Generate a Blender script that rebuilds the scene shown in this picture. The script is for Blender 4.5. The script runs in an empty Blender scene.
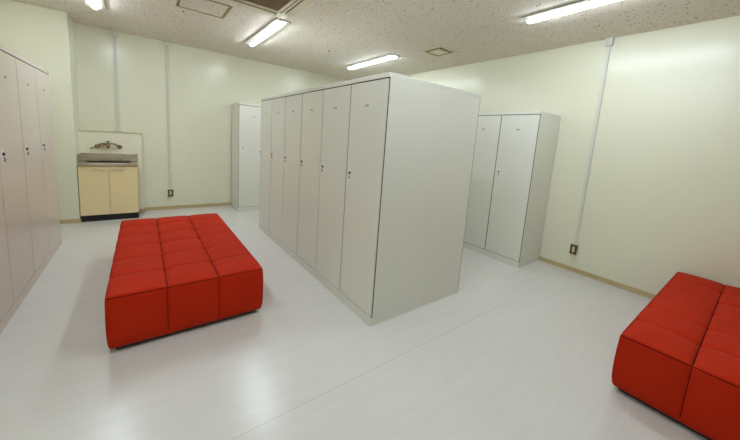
import bpy, bmesh, math, random
from mathutils import Vector, Matrix, Euler

random.seed(7)
SC = bpy.context.scene
COL = SC.collection

# ------------------------------------------------------------------ materials
def new_mat(name):
    m = bpy.data.materials.new(name)
    m.use_nodes = True
    nt = m.node_tree
    for n in list(nt.nodes):
        nt.nodes.remove(n)
    out = nt.nodes.new('ShaderNodeOutputMaterial')
    b = nt.nodes.new('ShaderNodeBsdfPrincipled')
    nt.links.new(b.outputs[0], out.inputs[0])
    return m, nt, b

def lin(c):
    return tuple(((x / 255) / 12.92 if x <= 10 else ((x / 255 + .055) / 1.055) ** 2.4) for x in c) + (1,)

def paint(name, rgb, rough=.4, metal=0., spec=.5, var=.03, scale=3., bump=0., bscale=200., coat=0.):
    """plain surface with a little procedural variation of its own colour"""
    m, nt, b = new_mat(name)
    tc = nt.nodes.new('ShaderNodeTexCoord')
    nz = nt.nodes.new('ShaderNodeTexNoise')
    nz.inputs['Scale'].default_value = scale
    nz.inputs['Detail'].default_value = 4
    nt.links.new(tc.outputs['Object'], nz.inputs['Vector'])
    mx = nt.nodes.new('ShaderNodeMix'); mx.data_type = 'RGBA'
    c = lin(rgb)
    mx.inputs[6].default_value = tuple(x * (1 - var) for x in c[:3]) + (1,)
    mx.inputs[7].default_value = tuple(min(1, x * (1 + var)) for x in c[:3]) + (1,)
    nt.links.new(nz.outputs[0], mx.inputs[0])
    nt.links.new(mx.outputs[2], b.inputs['Base Color'])
    b.inputs['Roughness'].default_value = rough
    b.inputs['Metallic'].default_value = metal
    b.inputs['Specular IOR Level'].default_value = spec
    b.inputs['Coat Weight'].default_value = coat
    if bump:
        n2 = nt.nodes.new('ShaderNodeTexNoise')
        n2.inputs['Scale'].default_value = bscale
        nt.links.new(tc.outputs['Object'], n2.inputs['Vector'])
        bp = nt.nodes.new('ShaderNodeBump')
        bp.inputs['Strength'].default_value = bump
        bp.inputs['Distance'].default_value = .001
        nt.links.new(n2.outputs[0], bp.inputs['Height'])
        nt.links.new(bp.outputs[0], b.inputs['Normal'])
    return m

M = {}
M['wall'] = paint('wall_vinyl', (232, 230, 206), .24, spec=.5, var=.015, scale=.9, bump=.25, bscale=260)
M['wall_box'] = paint('lining_panel', (238, 235, 210), .35, var=.01)
M['cap'] = paint('lining_cap', (206, 196, 162), .4)
M['base'] = paint('baseboard_vinyl', (196, 176, 130), .45, var=.03)
M['steel'] = paint('locker_enamel', (229, 228, 216), .3, spec=.5, var=.012, scale=1.5, bump=.12, bscale=500)
M['gap_shade'] = paint('brown_gap_shade', (66, 54, 42), .8, spec=.2)  # dark brown standing in for shade between locker doors
M['steel_bounce'] = paint('locker_enamel_pink_bounce', (216, 204, 190), .3, spec=.5, var=.012, scale=1.5, bump=.12, bscale=500)  # warmer, darker enamel copy with the red bench's bounce painted in
M['plate'] = paint('lock_plate', (242, 240, 232), .3)
M['black'] = paint('black_plastic', (18, 17, 16), .4)
M['ink'] = paint('dark_ink', (62, 58, 50), .6)
M['duct'] = paint('white_duct_plastic', (216, 215, 203), .38, var=.01)
M['bronze'] = paint('brown_metal', (92, 72, 44), .4, metal=.5)
M['socket'] = paint('cream_socket', (215, 200, 165), .4)
M['cab'] = paint('cream_laminate', (240, 218, 168), .4, var=.015)
M['cabside'] = paint('cabinet_carcass', (205, 184, 140), .5)
M['plinth'] = paint('black_plinth', (16, 15, 17), .5)
M['inox'] = paint('stainless_steel', (214, 206, 192), .22, metal=1., var=.06, scale=12)
M['chrome'] = paint('aged_chrome', (150, 132, 106), .22, metal=1., var=.08, scale=30)
M['alu'] = paint('brushed_handle', (214, 206, 190), .3, metal=.9)
M['acbody'] = paint('ac_beige_plastic', (226, 216, 190), .45, var=.01)
M['grille'] = paint('grille_brown', (134, 108, 72), .6)
M['trimtan'] = paint('tan_frame', (160, 138, 94), .4, metal=.3)
M['lampbody'] = paint('lamp_white_metal', (216, 212, 198), .4, var=.01)
M['legs'] = paint('black_foot', (14, 12, 12), .5)

# red artificial leather
def leather():
    m, nt, b = new_mat('red_leather')
    tc = nt.nodes.new('ShaderNodeTexCoord')
    nz = nt.nodes.new('ShaderNodeTexNoise'); nz.inputs['Scale'].default_value = 7; nz.inputs['Detail'].default_value = 5
    nt.links.new(tc.outputs['Object'], nz.inputs['Vector'])
    mx = nt.nodes.new('ShaderNodeMix'); mx.data_type = 'RGBA'
    mx.inputs[6].default_value = lin((176, 34, 8)); mx.inputs[7].default_value = lin((186, 42, 11))
    nt.links.new(nz.outputs[0], mx.inputs[0]); nt.links.new(mx.outputs[2], b.inputs['Base Color'])
    b.inputs['Roughness'].default_value = .6
    b.inputs['Specular IOR Level'].default_value = .08
    v = nt.nodes.new('ShaderNodeTexVoronoi'); v.inputs['Scale'].default_value = 760
    nt.links.new(tc.outputs['Object'], v.inputs['Vector'])
    bp = nt.nodes.new('ShaderNodeBump'); bp.inputs['Strength'].default_value = .25; bp.inputs['Distance'].default_value = .0006
    nt.links.new(v.outputs['Distance'], bp.inputs['Height']); nt.links.new(bp.outputs[0], b.inputs['Normal'])
    return m
M['leather'] = leather()
M['seam'] = paint('seam_thread', (44, 3, 2), .9, spec=.1)

# marbled sheet vinyl laid in strips along x
def floor_mat():
    m, nt, b = new_mat('floor_sheet_vinyl')
    N = nt.nodes.new; L = nt.links.new
    tc = N('ShaderNodeTexCoord')
    mp = N('ShaderNodeMapping'); mp.inputs['Scale'].default_value = (1.1, 12, 1)
    L(tc.outputs['Object'], mp.inputs['Vector'])
    n1 = N('ShaderNodeTexNoise'); n1.inputs['Scale'].default_value = 1.6; n1.inputs['Detail'].default_value = 7; n1.inputs['Roughness'].default_value = .65
    L(mp.outputs[0], n1.inputs['Vector'])
    r1 = N('ShaderNodeValToRGB')
    r1.color_ramp.elements[0].position = .3; r1.color_ramp.elements[0].color = lin((212, 209, 202))
    r1.color_ramp.elements[1].position = .62; r1.color_ramp.elements[1].color = lin((217, 213, 207))
    L(n1.outputs[0], r1.inputs[0])
    # short pale chips
    mp2 = N('ShaderNodeMapping'); mp2.inputs['Scale'].default_value = (6, 60, 1)
    L(tc.outputs['Object'], mp2.inputs['Vector'])
    n2 = N('ShaderNodeTexNoise'); n2.inputs['Scale'].default_value = 1.0; n2.inputs['Detail'].default_value = 2
    L(mp2.outputs[0], n2.inputs['Vector'])
    r2 = N('ShaderNodeValToRGB'); r2.color_ramp.elements[0].position = .68; r2.color_ramp.elements[1].position = .74
    L(n2.outputs[0], r2.inputs[0])
    mx = N('ShaderNodeMix'); mx.data_type = 'RGBA'; mx.inputs[7].default_value = lin((228, 228, 222))
    mulc = N('ShaderNodeMath'); mulc.operation = 'MULTIPLY'; mulc.inputs[1].default_value = .55
    L(r2.outputs[0], mulc.inputs[0]); L(mulc.outputs[0], mx.inputs[0]); L(r1.outputs[0], mx.inputs[6])
    # welded seams every 1.82 m, first at y = -0.34
    sp = N('ShaderNodeSeparateXYZ'); L(tc.outputs['Object'], sp.inputs[0])
    ad = N('ShaderNodeMath'); ad.operation = 'ADD'; ad.inputs[1].default_value = .34 + 1.82 * 3
    L(sp.outputs[1], ad.inputs[0])
    md = N('ShaderNodeMath'); md.operation = 'PINGPONG'; md.inputs[1].default_value = .91
    L(ad.outputs[0], md.inputs[0])
    lt = N('ShaderNodeMath'); lt.operation = 'LESS_THAN'; lt.inputs[1].default_value = .0022
    L(md.outputs[0], lt.inputs[0])
    mx2 = N('ShaderNodeMix'); mx2.data_type = 'RGBA'; mx2.inputs[7].default_value = lin((192, 188, 179))
    L(lt.outputs[0], mx2.inputs[0]); L(mx.outputs[2], mx2.inputs[6])
    L(mx2.outputs[2], b.inputs['Base Color'])
    rr = N('ShaderNodeMapRange'); rr.inputs[3].default_value = .21; rr.inputs[4].default_value = .27
    L(n1.outputs[0], rr.inputs[0]); L(rr.outputs[0], b.inputs['Roughness'])
    b.inputs['Specular IOR Level'].default_value = .5
    bp = N('ShaderNodeBump'); bp.inputs['Strength'].default_value = .15; bp.inputs['Distance'].default_value = .0015
    n3 = N('ShaderNodeTexNoise'); n3.inputs['Scale'].default_value = 30; L(tc.outputs['Object'], n3.inputs['Vector'])
    L(n3.outputs[0], bp.inputs['Height']); L(bp.outputs[0], b.inputs['Normal'])
    return m
M['floor'] = floor_mat()

# pitted mineral-fibre ceiling board
def ceil_mat():
    m, nt, b = new_mat('ceiling_mineral_board')
    N = nt.nodes.new; L = nt.links.new
    tc = N('ShaderNodeTexCoord')
    v = N('ShaderNodeTexVoronoi'); v.inputs['Scale'].default_value = 42; v.inputs['Randomness'].default_value = 1
    L(tc.outputs['Object'], v.inputs['Vector'])
    nz = N('ShaderNodeTexNoise'); nz.inputs['Scale'].default_value = 60; nz.inputs['Detail'].default_value = 3
    L(tc.outputs['Object'], nz.inputs['Vector'])
    # pit radius varies from cell to cell
    sepc = N('ShaderNodeSeparateColor'); L(v.outputs['Color'], sepc.inputs[0])
    rad = N('ShaderNodeMapRange'); rad.inputs[1].default_value = .35; rad.inputs[2].default_value = 1; rad.inputs[3].default_value = 0; rad.inputs[4].default_value = .34
    L(sepc.outputs[0], rad.inputs[0])
    wob = N('ShaderNodeMath'); wob.operation = 'MULTIPLY_ADD'; wob.inputs[1].default_value = .5; wob.inputs[2].default_value = -.25
    L(nz.outputs[0], wob.inputs[0])
    d = N('ShaderNodeMath'); d.operation = 'ADD'; L(v.outputs['Distance'], d.inputs[0]); L(wob.outputs[0], d.inputs[1])
    lt = N('ShaderNodeMath'); lt.operation = 'LESS_THAN'; L(d.outputs[0], lt.inputs[0]); L(rad.outputs[0], lt.inputs[1])
    n2 = N('ShaderNodeTexNoise'); n2.inputs['Scale'].default_value = 90; n2.inputs['Detail'].default_value = 5
    L(tc.outputs['Object'], n2.inputs['Vector'])
    c = N('ShaderNodeValToRGB')
    c.color_ramp.elements[0].position = .35; c.color_ramp.elements[0].color = lin((225, 215, 201))
    c.color_ramp.elements[1].position = .65; c.color_ramp.elements[1].color = lin((238, 229, 216))
    L(n2.outputs[0], c.inputs[0])
    mx = N('ShaderNodeMix'); mx.data_type = 'RGBA'; mx.inputs[7].default_value = lin((150, 133, 108))
    L(lt.outputs[0], mx.inputs[0]); L(c.outputs[0], mx.inputs[6]); L(mx.outputs[2], b.inputs['Base Color'])
    b.inputs['Roughness'].default_value = .9
    b.inputs['Specular IOR Level'].default_value = .1
    sub = N('ShaderNodeMath'); sub.operation = 'SUBTRACT'; L(n2.outputs[0], sub.inputs[0]); L(lt.outputs[0], sub.inputs[1])
    bp = N('ShaderNodeBump'); bp.inputs['Strength'].default_value = .5; bp.inputs['Distance'].default_value = .002
    L(sub.outputs[0], bp.inputs['Height']); L(bp.outputs[0], b.inputs['Normal'])
    return m
M['ceil'] = ceil_mat()

LAMP_E = 82.0
def led():
    m, nt, b = new_mat('led_diffuser')
    b.inputs['Base Color'].default_value = (.9, .9, .9, 1)
    b.inputs['Emission Color'].default_value = (.80, .90, 1.0, 1)
    b.inputs['Emission Strength'].default_value = LAMP_E
    return m
M['led'] = led()

# ------------------------------------------------------------------ mesh helpers
def bx(bm, x0, x1, y0, y1, z0, z1, bev=0., mi=0, seg=1):
    r = bmesh.ops.create_cube(bm, size=1)
    vs = r['verts']
    for v in vs:
        v.co = Vector((x0 + (v.co.x + .5) * (x1 - x0), y0 + (v.co.y + .5) * (y1 - y0), z0 + (v.co.z + .5) * (z1 - z0)))
    fs = list({f for v in vs for f in v.link_faces})
    for f in fs: f.material_index = mi
    if bev > 0:
        es = list({e for v in vs for e in v.link_edges})
        rb = bmesh.ops.bevel(bm, geom=es, offset=bev, segments=seg, affect='EDGES', profile=.5)
        for f in rb['faces']: f.material_index = mi
    return fs

def cyl(bm, p0, p1, r0, r1=None, n=20, mi=0, cap=True):
    r1 = r0 if r1 is None else r1
    p0 = Vector(p0); p1 = Vector(p1); d = p1 - p0
    q = Vector((0, 0, 1)).rotation_difference(d.normalized())
    m = Matrix.Translation((p0 + p1) / 2) @ q.to_matrix().to_4x4()
    r = bmesh.ops.create_cone(bm, cap_ends=cap, segments=n, radius1=r0, radius2=r1, depth=d.length, matrix=m)
    for f in {f for v in r['verts'] for f in v.link_faces}:
        f.material_index = mi; f.smooth = len(f.verts) == 4

def tube(bm, pts, rad, n=12, mi=0):
    """swept round tube through points; rad a number or a list"""
    pts = [Vector(p) for p in pts]
    rads = rad if isinstance(rad, (list, tuple)) else [rad] * len(pts)
    rings = []
    up = Vector((0, 1, 0))
    for i, p in enumerate(pts):
        t = (pts[min(i + 1, len(pts) - 1)] - pts[max(i - 1, 0)]).normalized()
        a = t.cross(up)
        if a.length < 1e-3: a = t.cross(Vector((1, 0, 0)))
        a.normalize(); b_ = t.cross(a).normalized()
        rings.append([bm.verts.new(p + (a * math.cos(2 * math.pi * k / n) + b_ * math.sin(2 * math.pi * k / n)) * rads[i]) for k in range(n)])
    for i in range(len(rings) - 1):
        for k in range(n):
            f = bm.faces.new((rings[i][k], rings[i][(k + 1) % n], rings[i + 1][(k + 1) % n], rings[i + 1][k]))
            f.material_index = mi; f.smooth = True
    for rg in (rings[0], rings[-1]):
        f = bm.faces.new(rg); f.material_index = mi

def prism(bm, prof, axis, a0, a1, mi=0):
    """extrude a closed 2-D outline along x or y between a0 and a1"""
    def P(u, w, a):
        return (a, u, w) if axis == 'x' else (u, a, w)
    A = [bm.verts.new(P(u, w, a0)) for u, w in prof]; B = [bm.verts.new(P(u, w, a1)) for u, w in prof]
    n = len(prof)
    for f in [bm.faces.new(A), bm.faces.new(B)] + [bm.faces.new((A[i], A[(i + 1) % n], B[(i + 1) % n], B[i])) for i in range(n)]:
        f.material_index = mi

def obj(name, bm, mats, parent=None, loc=None, smooth=False):
    bmesh.ops.recalc_face_normals(bm, faces=bm.faces)
    me = bpy.data.meshes.new(name)
    bm.to_mesh(me); bm.free()
    for m in (mats if isinstance(mats, (list, tuple)) else [mats]):
        me.materials.append(M[m])
    if smooth:
        for p in me.polygons: p.use_smooth = True
    o = bpy.data.objects.new(name, me)
    COL.objects.link(o)
    if parent: o.parent = parent
    if loc: o.location = loc
    return o

def thing(name, label, cat, loc=(0, 0, 0), rz=0, group=None):
    o = bpy.data.objects.new(name, None)
    o.empty_display_size = .1
    COL.objects.link(o)
    o.location = loc; o.rotation_euler = (0, 0, rz)
    o['label'] = label; o['category'] = cat
    if group: o['group'] = group
    return o

def struct(name, bm, mat, **k):
    o = obj(name, bm, mat, **k); o['kind'] = 'structure'; return o

def dup(o, loc, rz, label, group=None):
    def cp(s, parent):
        c = s.copy(); COL.objects.link(c); c.parent = parent
        for ch in s.children: cp(ch, c)
        return c
    r = cp(o, None)
    r.location = loc; r.rotation_euler = (0, 0, rz); r['label'] = label
    if group: r['group'] = group
    return r

def NB(): return bmesh.new()

# ------------------------------------------------------------------ room
XL, XR, YB, YF, ZC = -2.514, 2.663, 4.232, -3.45, 2.584
XC, YP = -1.952, 3.794          # corner of the column beside the sink
T = .12
bm = NB(); bx(bm, XL - T, XR + T, YF - T, YB + T, -.1, 0); struct('floor', bm, 'floor')
bm = NB(); bx(bm, XL - T, XR + T, YF - T, YB + T, ZC, ZC + .1); struct('ceiling', bm, 'ceil')
bm = NB(); bx(bm, XL - T, XL, YF, YB, 0, ZC); struct('wall_left', bm, 'wall')
bm = NB(); bx(bm, XR, XR + T, YF, YB, 0, ZC); struct('wall_right', bm, 'wall')
bm = NB(); bx(bm, XL - T, XR + T, YB, YB + T, 0, ZC); struct('wall_back', bm, 'wall')
bm = NB(); bx(bm, XL - T, XR + T, YF - T, YF, 0, ZC); struct('wall_front', bm, 'wall')
bm = NB(); bx(bm, XL, XC, YP, YB, 0, ZC, .003); struct('wall_column', bm, 'wall')
# boxed-out half-height wall behind the sink
LX, LY, LZ = -1.286, 4.11, 1.2
bm = NB(); bx(bm, XC, LX, LY, YB, 0, LZ - .018); bx(bm, XC, LX + .008, LY - .008, YB, LZ - .018, LZ, .002, 1)
for f in bm.faces:
    if f.calc_center_median().z > LZ - .0185: f.material_index = 1
struct('wall_lining', bm, ['wall_box', 'cap'])
bt, bh = .009, .052
bm = NB(); bx(bm, XL, XC + bt, YP - bt, YP, 0, bh, .002); struct('baseboard_column', bm, 'base')
bm = NB(); bx(bm, -1.34, LX + bt, LY - bt, LY, 0, bh, .002); bx(bm, LX, LX + bt, LY, YB - bt, 0, bh); struct('baseboard_lining', bm, 'base')
bm = NB(); bx(bm, LX + bt, XR, YB - bt, YB, 0, bh, .002); struct('baseboard_back', bm, 'base')
bm = NB(); bx(bm, XR - bt, XR, YF, YB - bt, 0, bh, .002); struct('baseboard_right', bm, 'base')
bm = NB(); bx(bm, XL, XL + bt, YF, YP - bt, 0, bh, .002); struct('baseboard_left', bm, 'base')
bm = NB(); bx(bm, XL + bt, XR - bt, YF, YF + bt, 0, bh, .002); struct('baseboard_front', bm, 'base')

# ------------------------------------------------------------------ lockers
H, D = 1.79, .511
def make_locker(W, label, group, loc, rz, enamel='steel'):
    """two-door steel locker; local x to the viewer's right, front at y=0, body to +y"""
    t = thing('steel_locker', label, 'locker', loc, rz, group)
    h = W / 2; s = .0045
    bm = NB()
    bx(bm, -h, -h + s, .014, D, .068, H - .032)             # side sheets
    bx(bm, h - s, h, .014, D, .068, H - .032)
    bx(bm, -h, h, 0, D, H - .032, H, .0015)                 # head rail and top
    bx(bm, -h, h, 0, D, 0, .068, .0015)                     # plinth
    bx(bm, -h + s, h - s, D - .006, D, .068, H - .032)     # back sheet
    bx(bm, -.008, .008, .07, D - .006, .068, H - .032)     # partition
    obj('cabinet_body', bm, enamel, t)
    bm = NB()                                              # added dark strips that paint the shade in the door gaps
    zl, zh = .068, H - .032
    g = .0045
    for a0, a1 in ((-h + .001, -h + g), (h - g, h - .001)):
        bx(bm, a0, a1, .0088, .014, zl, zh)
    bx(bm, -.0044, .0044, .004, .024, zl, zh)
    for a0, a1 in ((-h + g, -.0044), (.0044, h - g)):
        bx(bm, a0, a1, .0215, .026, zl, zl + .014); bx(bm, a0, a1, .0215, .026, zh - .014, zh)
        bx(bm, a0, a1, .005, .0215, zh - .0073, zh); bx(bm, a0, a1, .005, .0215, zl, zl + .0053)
    obj('door_gap_shade', bm, 'gap_shade', t)
    for k in (0, 1):
        x0 = (-h + .0046) if k == 0 else .0045
        x1 = -.0045 if k == 0 else (h - .0046)
        bm = NB()
        bx(bm, x0, x1, .0005, .021, .0735, H - .0395, .0022, 0, 2)
        d = obj('door', bm, enamel, t)
        cx = x0 + .052; cz = 1.062
        bm = NB()
        bx(bm, cx - .018, cx + .018, -.003, .001, cz - .050, cz + .048, .0012)
        cyl(bm, (cx, -.009, cz + .018), (cx, -.002, cz + .018), .0095, .0105, 20, 1)
        bx(bm, cx - .003, cx + .003, -.0125, -.0085, cz + .008, cz + .028, .001, 1)
        # padlock-style hasp under the dial
        tube(bm, [(cx - .008, -.006, cz - .008), (cx - .001, -.009, cz - .006), (cx + .008, -.009, cz - .012),
                  (cx + .009, -.009, cz - .022), (cx + .002, -.009, cz - .029), (cx - .007, -.006, cz - .026)], .0026, 8, 1)
        obj('lock', bm, ['plate', 'black'], d)
        # small unreadable dark print in the middle of the door head
        mx = (x0 + x1) / 2; mz = 1.585
        bm = NB()
        r = random.Random(int((mx + loc[1]) * 1000) + k)
        for g in (-1, 1):
            ox = mx + g * .0115
            for a in range(3):
                zz = mz - .0055 + a * .0055
                bx(bm, ox - .008, ox + .008 - .005 * (a % 2), -.0002, .0008, zz - .0016, zz + .0016)
            bx(bm, ox - .0012 * g, ox - .0012 * g + .004, -.0002, .0008, mz - .0065, mz + .0065)
        obj('number_mark', bm, 'ink', d)
    return t

BW = .9013
PI = math.pi
G1 = 'lockers of the central block facing the bench'
a = make_locker(BW, 'cream steel locker at the near end of the central block, doors facing the bench', G1, (0, BW / 2, 0), -PI / 2)
dup(a, (0, 1.5 * BW, 0), -PI / 2, 'cream two-door steel locker in the middle of the central block row facing the red bench', G1)
dup(a, (0, 2.5 * BW, 0), -PI / 2, 'cream two-door steel locker at the far end of the central block, nearest the back wall', G1)
G2 = 'rear lockers of the central block'
dup(a, (2 * D + .001, BW / 2, 0), PI / 2, 'cream steel locker whose plain side is the right half of the block end', G2)
dup(a, (2 * D + .001, 1.5 * BW, 0), PI / 2, 'cream steel locker behind the block, middle of the row facing the right wall', G2)
dup(a, (2 * D + .001, 2.5 * BW, 0), PI / 2, 'cream steel locker behind the block, far end of the row facing the right wall', G2)
dup(a, (XR - bt - D, .012 + BW / 2, 0), -PI / 2, 'cream two-door steel locker standing alone against the right wall', 'lockers along the walls')
dup(a, (-.036 + BW / 2, YB - bt - D, 0), 0, 'cream steel locker against the back wall, partly hidden behind the central block', 'lockers along the walls')
LW = 1.03
G3 = 'lockers along the left wall'
b_ = make_locker(LW, 'grey steel locker, pinkish from painted bounce, on the left wall, farther one beside the sink column', G3, (-1.999, 2.93 - LW / 2, 0), PI / 2, 'steel_bounce')
dup(b_, (-1.999, 2.93 - 1.5 * LW, 0), PI / 2, 'grey steel locker, pinkish from painted bounce, on the left wall, nearer one cut by the photo edge', G3)

# ------------------------------------------------------------------ tufted benches
BLN, BWD = 1.748, .872
def make_bench(label, loc, rz):
    t = thing('tufted_bench', label, 'bench', loc, rz, 'red tufted benches')
    L, W = BLN, BWD
    z0, z1 = .033, .358
    NXc, NYc, NZc = 3 * 14, 6 * 14, 14
    bm = NB()
    hx, hy, hz = W / 2, L / 2, (z1 - z0) / 2
    R = .017
    def arch(f):           # 0 at the seam, 1 in the middle of the panel
        f = f % 1.0
        return 1 - abs(2 * f - 1) ** 2.6
    def place(x, y, z):
        # rounded box first
        ix = max(-hx + R, min(hx - R, x)); iy = max(-hy + R, min(hy - R, y)); iz = max(-hz + R, min(hz - R, z))
        dv = Vector((x - ix, y - iy, z - iz))
        if dv.length > 1e-9:
            n = dv.normalized()
            # keep the face's flat part flat
            p = Vector((ix, iy, iz)) + n * R
        else:
            n = Vector((0, 0, 1)); p = Vector((x, y, z))
        cu = (x + hx) / (W / 3); cv = (y + hy) / (L / 6)
        a = arch(cu) if abs(x) < hx - 1e-6 else 1
        b = arch(cv) if abs(y) < hy - 1e-6 else 1
        w = max(0, n.z)
        # top: columns are bulging rolls sewn deep, the cross seams are shallow creases pinned at the buttons
        edge = min(1, (hx - abs(x)) / .03) * min(1, (hy - abs(y)) / .03)
        iu = min(abs((cu % 1)), 1 - (cu % 1)); iv = min(cv % 1, 1 - (cv % 1))
        ex = 1 if .5 < cu < 2.5 else 0
        dz = .018 * a * max(0, min(1, (hy - abs(y)) / .12)) ** .5
        crease = math.exp(-(iv * L / 6 / .007) ** 2) if .5 < cv < 5.5 else 0
        soft = math.exp(-(iv * L / 6 / .035) ** 2) if .5 < cv < 5.5 else 0
        dz -= (.006 * crease + .004 * soft) * edge
        pin = math.exp(-((iu * W / 3) ** 2 + (iv * L / 6) ** 2) / .022 ** 2) if (.5 < cv < 5.5 and ex) else 0
        dz -= .009 * pin
        gro = math.exp(-(iu * W / 3 / .007) ** 2) * ex
        dz -= .007 * gro
        # sides: soft panels with a sewn vertical seam
        zz = (z + hz) / (2 * hz)
        belly = math.sin(PI * max(0, min(1, zz))) ** .6
        sideb = .007 * belly
        side = (abs(n.y)) * (a * sideb - .006 * gro) + (abs(n.x)) * (b * sideb - .006 * (math.exp(-(iv * L / 6 / .007) ** 2) if .5 < cv < 5.5 else 0))
        q = p + Vector((n.x * side, n.y * side, 0))
        q.z += dz * w ** 2
        # sewn edge line just under the top rim
        lip = math.exp(-((z - (hz - R * .55)) / .006) ** 2)
        if w < .95: q -= Vector((n.x, n.y, 0)) * .004 * lip * (1 if abs(n.x) + abs(n.y) > .2 else 0)
        # slight tuck towards the bottom
        if zz < .25: q -= Vector((n.x, n.y, 0)) * .009 * (1 - zz / .25) ** 2
        return q
    # denser sampling near edges and seams
    def samples(n, cells, half):
        out = []
        for c in range(cells):
            for k in range(n):
                f = k / n
                f = f - .62 * math.sin(2 * PI * f) / (2 * PI)
                out.append((c + f) / cells)
        out.append(1.)
        base = sorted(set([round(v, 6) for v in out]))
        m = R / (2 * half)
        extra = [m * q for q in (.15, .35, .6, .8, 1)]
        base = sorted(set(base + extra + [1 - e for e in extra]))
        res = [base[0]]
        for v in base[1:]:
            if v - res[-1] > .0012 * .5: res.append(v)
        res[-1] = 1.
        return [-half + 2 * half * v for v in res]
    xs = samples(16, 3, hx); ys = samples(16, 6, hy)
    zs = [-hz + 2 * hz * q for q in (0, .02, .05, .09, .14, .2, .3, .4, .5, .6, .7, .78, .84, .88, .91, .93, .945, .96, .975, .99, 1)]
    grid = {}
    def V(x, y, z):
        k = (round(x, 6), round(y, 6), round(z, 6))
        if k not in grid: grid[k] = bm.verts.new(place(x, y, z))
        return grid[k]
    def sheet(A, B, fn):
        for i in range(len(A) - 1):
            for j in range(len(B) - 1):
                vs = [V(*fn(A[i], B[j])), V(*fn(A[i + 1], B[j])), V(*fn(A[i + 1], B[j + 1])), V(*fn(A[i], B[j + 1]))]
                f = bm.faces.new(vs); f.smooth = True
    sheet(xs, ys, lambda u, v: (u, v, hz)); sheet(xs, ys, lambda u, v: (u, v, -hz))
    sheet(xs, zs, lambda u, v: (u, -hy, v)); sheet(xs, zs, lambda u, v: (u, hy, v))
    sheet(ys, zs, lambda u, v: (-hx, u, v)); sheet(ys, zs, lambda u, v: (hx, u, v))
    cz = (z0 + z1) / 2
    for v in bm.verts: v.co.z += cz
    cush = obj('cushion', bm, 'leather', t)
    # stitched lines lying in the grooves
    def seam(pts, r=.0016):
        bm2 = NB(); tube(bm2, pts, r, 6); return bm2
    bm = NB()
    def addline(fn, ts, off, rr=.0020):
        tube(bm, [place(*fn(s)) + Vector(off) + Vector((0, 0, cz)) for s in ts], rr, 6)
    for cu in (1, 2):
        x = -hx + cu * W / 3
        yy = [y for y in ys if abs(y) < hy - R * .5]
        addline(lambda s, x=x: (x, s, hz), yy, (0, 0, .0012), .0030)
        for sgn in (-1, 1):
            addline(lambda s, x=x, sgn=sgn: (x, sgn * hy, s), zs[3:-2], (0, sgn * .0003, 0))
    for cv in range(1, 6):
        y = -hy + cv * L / 6
        addline(lambda s, y=y: (s, y, hz), [x for x in xs if abs(x) < hx - R * .5], (0, 0, .0006), .0020)
        for sgn in (-1, 1):
            addline(lambda s, y=y, sgn=sgn: (sgn * hx, y, s), zs[3:-2], (sgn * .0003, 0, 0))
    rim = hz - R * .55
    ring = [(x, -hy, rim) for x in xs] + [(hx, y, rim) for y in ys] + [(x, hy, rim) for x in reversed(xs)] + [(-hx, y, rim) for y in reversed(ys)]
    tube(bm, [place(*q) + Vector((0, 0, cz)) for q in ring], .0024, 6)
    obj('seam_stitching', bm, 'seam', cush)
    bm = NB(); bx(bm, -hx + .035, hx - .035, -hy + .035, hy - .035, .010, .0352); obj('base_frame', bm, 'legs', t)
    for sx in (-1, 1):
        for sy in (-1, 1):
            bm = NB(); cyl(bm, (sx * (hx - .075), sy * (hy - .075), 0), (sx * (hx - .075), sy * (hy - .075), .0105), .026, .028, 20)
            obj('foot', bm, 'legs', t)
    return t
bench = make_bench('red tufted leather bench standing between the left lockers and the central block', (-1.034, .557 + BLN / 2, 0), 0)
dup(bench, (.850 + BLN / 2, -1.213 - BWD / 2, 0), PI / 2, 'red tufted leather bench in the right foreground, its end against the right wall')

# ------------------------------------------------------------------ sink unit
sx0, sx1, sy0, sy1 = -1.946, -1.345, 3.785, LY
t = thing('sink_cabinet', 'small cream two-door kitchenette sink unit with stainless top, in the corner by the column', 'sink cabinet', ((sx0 + sx1) / 2, (sy0 + sy1) / 2, 0))
def loc(o): o.location = (-(sx0 + sx1) / 2, -(sy0 + sy1) / 2, 0); return o
bm = NB(); bx(bm, sx0, sx1, sy0 + .02, sy1 - .012, .08, .744, .001); loc(obj('cabinet_body', bm, 'cabside', t))
bm = NB(); bx(bm, sx0 + .003, sx1 - .003, sy0 + .012, sy1 - .03, 0, .08); loc(obj('plinth', bm, 'plinth', t))
mid = (sx0 + sx1) / 2
for k, (a0, a1) in enumerate(((sx0 + .001, mid - .0015), (mid + .0015, sx1 - .001))):
    bm = NB(); bx(bm, a0, a1, sy0 + .001, sy0 + .0195, .085, .740, .0015)
    d = loc(obj('door', bm, 'cab', t))
    hc = (a1 - .10) if k == 0 else (a0 + .095)
    bm = NB()
    bx(bm, hc - .065, hc + .065, sy0 - .022, sy0 - .012, .694, .708, .002)
    for q in (-.055, .055): bx(bm, hc + q - .005, hc + q + .005, sy0 - .015, sy0 + .002, .696, .706)
    obj('handle', bm, 'alu', d)
# stainless worktop with a pressed basin
bm = NB()
zt = .786; zb = .745
bx0, bx1, by0, by1 = sx0 + .07, sx1 - .07, sy0 + .05, sy1 - .045
bx(bm, sx0 - .003, sx1 + .006, sy0 - .012, by0, zb, zt, .004, 0, 2)
bx(bm, sx0 - .003, sx1 + .006, by1, sy1 - .012, zb, zt, .003)
bx(bm, sx0 - .003, bx0, by0 - .004, by1 + .004, zb, zt - .001)
bx(bm, bx1, sx1 + .006, by0 - .004, by1 + .004, zb, zt - .001)
wt = loc(obj('worktop', bm, 'inox', t))
bm = NB()
w = .003; zq = .64
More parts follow.
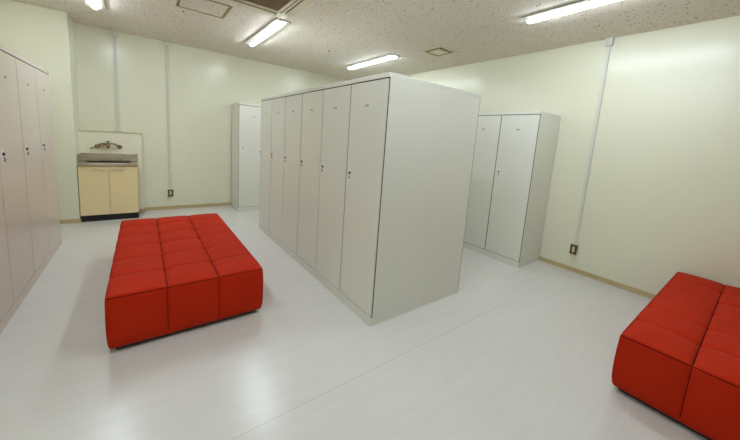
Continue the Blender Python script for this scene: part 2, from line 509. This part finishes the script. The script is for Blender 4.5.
# hollow basin
bx(bm, bx0 - w, bx1 + w, by0 - w, by1 + w, zq - w, zq)
bx(bm, bx0 - w, bx0, by0 - w, by1 + w, zq, zt - .004); bx(bm, bx1, bx1 + w, by0 - w, by1 + w, zq, zt - .004)
bx(bm, bx0, bx1, by0 - w, by0, zq, zt - .004); bx(bm, bx0, bx1, by1, by1 + w, zq, zt - .004)
cyl(bm, (mid, (by0 + by1) / 2, zq), (mid, (by0 + by1) / 2, zq + .004), .045, .042, 28)
obj('basin', bm, 'inox', wt)
bm = NB(); bx(bm, sx0 - .003, sx1 + .006, sy1 - .012, sy1 - .0005, zb, .885, .002)
bx(bm, sx0 + .004, sx1 + .006, sy1 - .030, sy1 - .012, .787, .797, .003)
cyl(bm, (sx0, sy1 - .012, .885), (sx1 + .004, sy1 - .012, .885), .004, n=12)
bx(bm, sx0 - .004, sx0 + .004, sy0 + .06, sy1 - .012, zt - .002, .885, .001)
loc(obj('backsplash', bm, 'inox', t))

# wall-mounted two-handle tap
fx, fz, fy = -1.657, .998, LY
t = thing('wall_tap', 'aged chrome wall-mounted tap with arched arms above the stainless sink', 'tap', (fx, fy, fz))
bm = NB()
cyl(bm, (0, -.052, -.028), (0, -.052, .034), .017, .015, 20)
cyl(bm, (0, -.052, .034), (0, -.052, .048), .010, .012, 16)
for s in (-1, 1):
    tube(bm, [(0, -.052, .02), (s * .035, -.052, .032), (s * .075, -.052, .026), (s * .105, -.048, .002), (s * .118, -.03, -.012), (s * .12, 0, -.014)], [.010, .010, .0105, .011, .011, .011], 12)
    cyl(bm, (s * .12, -.012, -.014), (s * .12, 0, -.014), .026, .028, 24)
obj('tap_body', bm, 'chrome', t)
bm = NB()
for k in range(4):
    a = k * PI / 2 + .5
    tube(bm, [(0, -.052, .058), (.03 * math.cos(a), -.052 + .03 * math.sin(a), .061)], [.0055, .0042], 8)
cyl(bm, (0, -.052, .046), (0, -.052, .070), .009, .007, 16)
obj('handle', bm, 'chrome', t)
bm = NB()
tube(bm, [(0, -.052, .012), (-.045, -.066, .012), (-.09, -.085, -.006), (-.14, -.105, -.024), (-.168, -.114, -.030), (-.176, -.115, -.046)], [.011, .010, .009, .009, .009, .010], 12)
obj('spout', bm, 'chrome', t)

# ------------------------------------------------------------------ cable ducts and sockets
def duct_back(x, zlow, label, box):
    t = thing('cable_duct', label, 'cable duct', (x, YB, zlow), 0, 'white cable ducts')
    bm = NB(); bx(bm, -.0135, .0135, -.016, 0, .0, ZC - .07 - zlow, .002); obj('duct_cover', bm, 'duct', t)
    bm = NB(); bx(bm, -.027, .027, -.04, 0, ZC - .071 - zlow, ZC - zlow - .0005, .003); obj('joint_box', bm, 'duct', t)
    if box:
        bm = NB(); bx(bm, -.029, .029, -.034, 0, -.045, .001, .003); obj('joint_box', bm, 'duct', t)
duct_back(-1.543, 1.25, 'thin white cable duct on back wall ending above the sink lining', True)
duct_back(-.941, .333, 'long thin white cable duct on back wall running down to an outlet', False)
t = thing('cable_duct', 'white cable duct on the right wall from ceiling down to an outlet', 'cable duct', (XR, -.356, .333), -PI / 2, 'white cable ducts')
bm = NB(); bx(bm, -.014, .014, -.016, 0, 0, ZC - .08 - .333, .002); obj('duct_cover', bm, 'duct', t)
bm = NB(); bx(bm, -.033, .033, -.05, 0, ZC - .081 - .333, ZC - .3335, .003); obj('joint_box', bm, 'duct', t)
def outlet(x, y, rz, label):
    t = thing('wall_outlet', label, 'outlet', (x, y, .272), rz, 'wall outlets')
    bm = NB(); bx(bm, -.037, .037, -.04, 0, -.0605, .0605, .004, 0, 2); obj('outlet_box', bm, 'duct', t)
    bm = NB(); bx(bm, -.035, .035, -.044, -.0395, -.058, .0555, .0015); p = obj('cover_plate', bm, 'bronze', t)
    bm = NB()
    bx(bm, -.013, .013, -.048, -.0435, -.034, .034, .0015)
    for zz in (-.018, .012):
        for q in (-.0045, .0045): bx(bm, q - .001, q + .001, -.0485, -.0475, zz, zz + .008, 0, 1)
    obj('socket', bm, ['socket', 'black'], p)
outlet(-.941, YB, 0, 'small brown-plated outlet low on the back wall under the duct')
outlet(XR, -.356, -PI / 2, 'small brown-plated outlet low on the right wall under the duct')

# ------------------------------------------------------------------ ceiling lamps
def make_lamp(label, loc, group):
    t = thing('ceiling_lamp', label, 'ceiling lamp', loc, 0, group)
    bm = NB()
    prism(bm, [(-.085, -.008), (-.085, -.012), (-.030, -.022), (.030, -.022), (.085, -.012), (.085, -.008)], 'y', -.632, .632)
    bx(bm, -.066, .066, -.61, .61, -.0082, 0)
    obj('lamp_housing', bm, 'lampbody', t)
    bm = NB()
    prof = [(-.021, -.0225), (-.0205, -.032), (-.015, -.037), (0, -.039), (.015, -.037), (.0205, -.032), (.021, -.0225)]
    prism(bm, prof, 'y', -.615, .615)
    obj('diffuser', bm, 'led', t)
    return t
GL = 'linear ceiling lamps'
l0 = make_lamp('lit white linear ceiling lamp beside the air conditioner, middle of the far row', (-.003, 2.545, ZC), GL)
dup(l0, (-1.645, 2.57, ZC), 0, 'lit white linear ceiling lamp cut by the top edge, near the left column', GL)
dup(l0, (1.65, 2.555, ZC), 0, 'lit white linear ceiling lamp seen just above the central locker block top', GL)
dup(l0, (1.652, -.60, ZC), 0, 'lit white linear ceiling lamp at the top right, nearest the right wall duct', GL)
dup(l0, (-.003, -.60, ZC), 0, 'lit linear ceiling lamp above the near floor, middle of the near row', GL)
dup(l0, (-1.645, -.60, ZC), 0, 'lit linear ceiling lamp above the near floor by the left wall', GL)

# ------------------------------------------------------------------ ceiling cassette air conditioner
t = thing('air_conditioner', 'beige four-way ceiling air conditioner with brown grille at the top edge', 'air conditioner', (-.455, 1.365, ZC))
bm = NB(); bx(bm, -.475, .475, -.475, .475, -.022, 0, .006, 0, 2); pnl = obj('panel', bm, 'acbody', t)
bm = NB()
for a, b2, c, d in ((-.345, .345, -.345, -.337), (-.345, .345, .337, .345), (-.345, -.337, -.337, .337), (.337, .345, -.337, .337)):
    bx(bm, a, b2, c, d, -.0235, -.0215)
obj('shadow_gap', bm, 'black', t)
bm = NB()
for a, b2, c, d in ((-.325, .325, -.325, -.295), (-.325, .325, .295, .325), (-.325, -.295, -.295, .295), (.295, .325, -.295, .295)):
    bx(bm, a, b2, c, d, -.030, -.0215, .002)
obj('grille_frame', bm, 'acbody', t)
bm = NB()
bx(bm, -.296, .296, -.296, .296, -.0235, -.0215, 0, 0)
n = 26
for i in range(n):
    q = -.295 + .59 * (i + .5) / n
    bx(bm, q - .0045, q + .0045, -.296, .296, -.029, -.0235)
for i in range(12):
    q = -.295 + .59 * (i + .5) / 12
    bx(bm, -.296, .296, q - .003, q + .003, -.0275, -.0235)
obj('intake_grille', bm, ['grille', 'black'], t)
for k in range(4):
    bm = NB()
    bx(bm, -.315, .315, .372, .448, -.0245, -.0215, 0, 1)
    bx(bm, -.300, .300, .378, .442, -.031, -.0245, .002, 0)
    m = Matrix.Rotation(k * PI / 2, 4, 'Z')
    bmesh.ops.transform(bm, matrix=m, verts=bm.verts)
    obj('louver', bm, ['acbody', 'black'], t)

# ceiling access hatch
t = thing('access_hatch', 'square ceiling access hatch with tan metal rim at top left', 'hatch', (-.737, 2.21, ZC))
def ring(bm, r0, r1, z0, z1, mi=0):
    for a, b2, c, d in ((-r1, r1, -r1, -r0), (-r1, r1, r0, r1), (-r1, -r0, -r0, r0), (r0, r1, -r0, r0)):
        bx(bm, a, b2, c, d, z0, z1, 0, mi)
bm = NB(); ring(bm, .209, .225, -.006, 0); ring(bm, .199, .203, -.005, 0); ring(bm, .2035, .2085, -.002, 0, 1); obj('hatch_frame', bm, ['trimtan', 'black'], t)
bm = NB(); bx(bm, -.1985, .1985, -.1985, .1985, -.0035, 0); obj('hatch_panel', bm, 'ceil', t)
# ventilation diffuser
t = thing('ceiling_vent', 'small square ceiling vent with raised centre panel, right of the far lamp', 'vent', (1.91, 1.352, ZC))
bm = NB(); ring(bm, .150, .192, -.008, 0); obj('vent_frame', bm, 'acbody', t)
bm = NB()
bx(bm, -.150, .150, -.150, .150, -.002, 0)
for r in (.105, .125):
    ring(bm, r, r + .008, -.007, -.002)
obj('vent_throat', bm, 'trimtan', t)
bm = NB(); bx(bm, -.092, .092, -.092, .092, -.016, -.0021, .004, 0, 2); obj('centre_panel', bm, 'acbody', t)
# small dark ceiling fittings
for x, y, r, lab in ((.917, 2.575, .014, 'tiny dark round ceiling fitting between the two far lamps'), (-.883, 2.55, .009, 'tiny dark round ceiling fitting beside the access hatch')):
    bm = NB(); cyl(bm, (0, 0, -.012), (0, 0, 0), r * .7, r, 20)
    o = obj('ceiling_fitting', bm, 'bronze', loc=(x, y, ZC)); o['label'] = lab; o['category'] = 'ceiling fitting'; o['group'] = 'ceiling fittings'

# ------------------------------------------------------------------ world, camera, colour management
w = bpy.data.worlds.new('World'); SC.world = w; w.use_nodes = True
w.node_tree.nodes['Background'].inputs[0].default_value = (.02, .02, .02, 1)

cd = bpy.data.cameras.new('Camera'); cam = bpy.data.objects.new('Camera', cd); COL.objects.link(cam)
def R3(rx, ry, rz):
    a = math.radians
    return Matrix.Rotation(a(rz), 3, 'Z') @ Matrix.Rotation(a(rx), 3, 'X') @ Matrix.Rotation(a(ry), 3, 'Y')
Rm = R3(-8.0304, -4.2109, -37.9717)
cx, fw, up = Rm.col[0], Rm.col[1], Rm.col[2]
mw = Matrix(((cx.x, up.x, -fw.x, -1.276), (cx.y, up.y, -fw.y, -1.588), (cx.z, up.z, -fw.z, 1.343), (0, 0, 0, 1)))
cam.matrix_world = mw
cd.sensor_width = 36; cd.lens = 302.758 / 740 * 36
cd.shift_x = -(376.734 - 370) / 740
cd.shift_y = (183.441 - 220) / 740
cd.clip_start = .02
SC.camera = cam

SC.view_settings.view_transform = 'Standard'
SC.view_settings.look = 'None'
SC.view_settings.gamma = 1
SC.view_settings.use_curve_mapping = False
SC.view_settings.exposure = 0.0
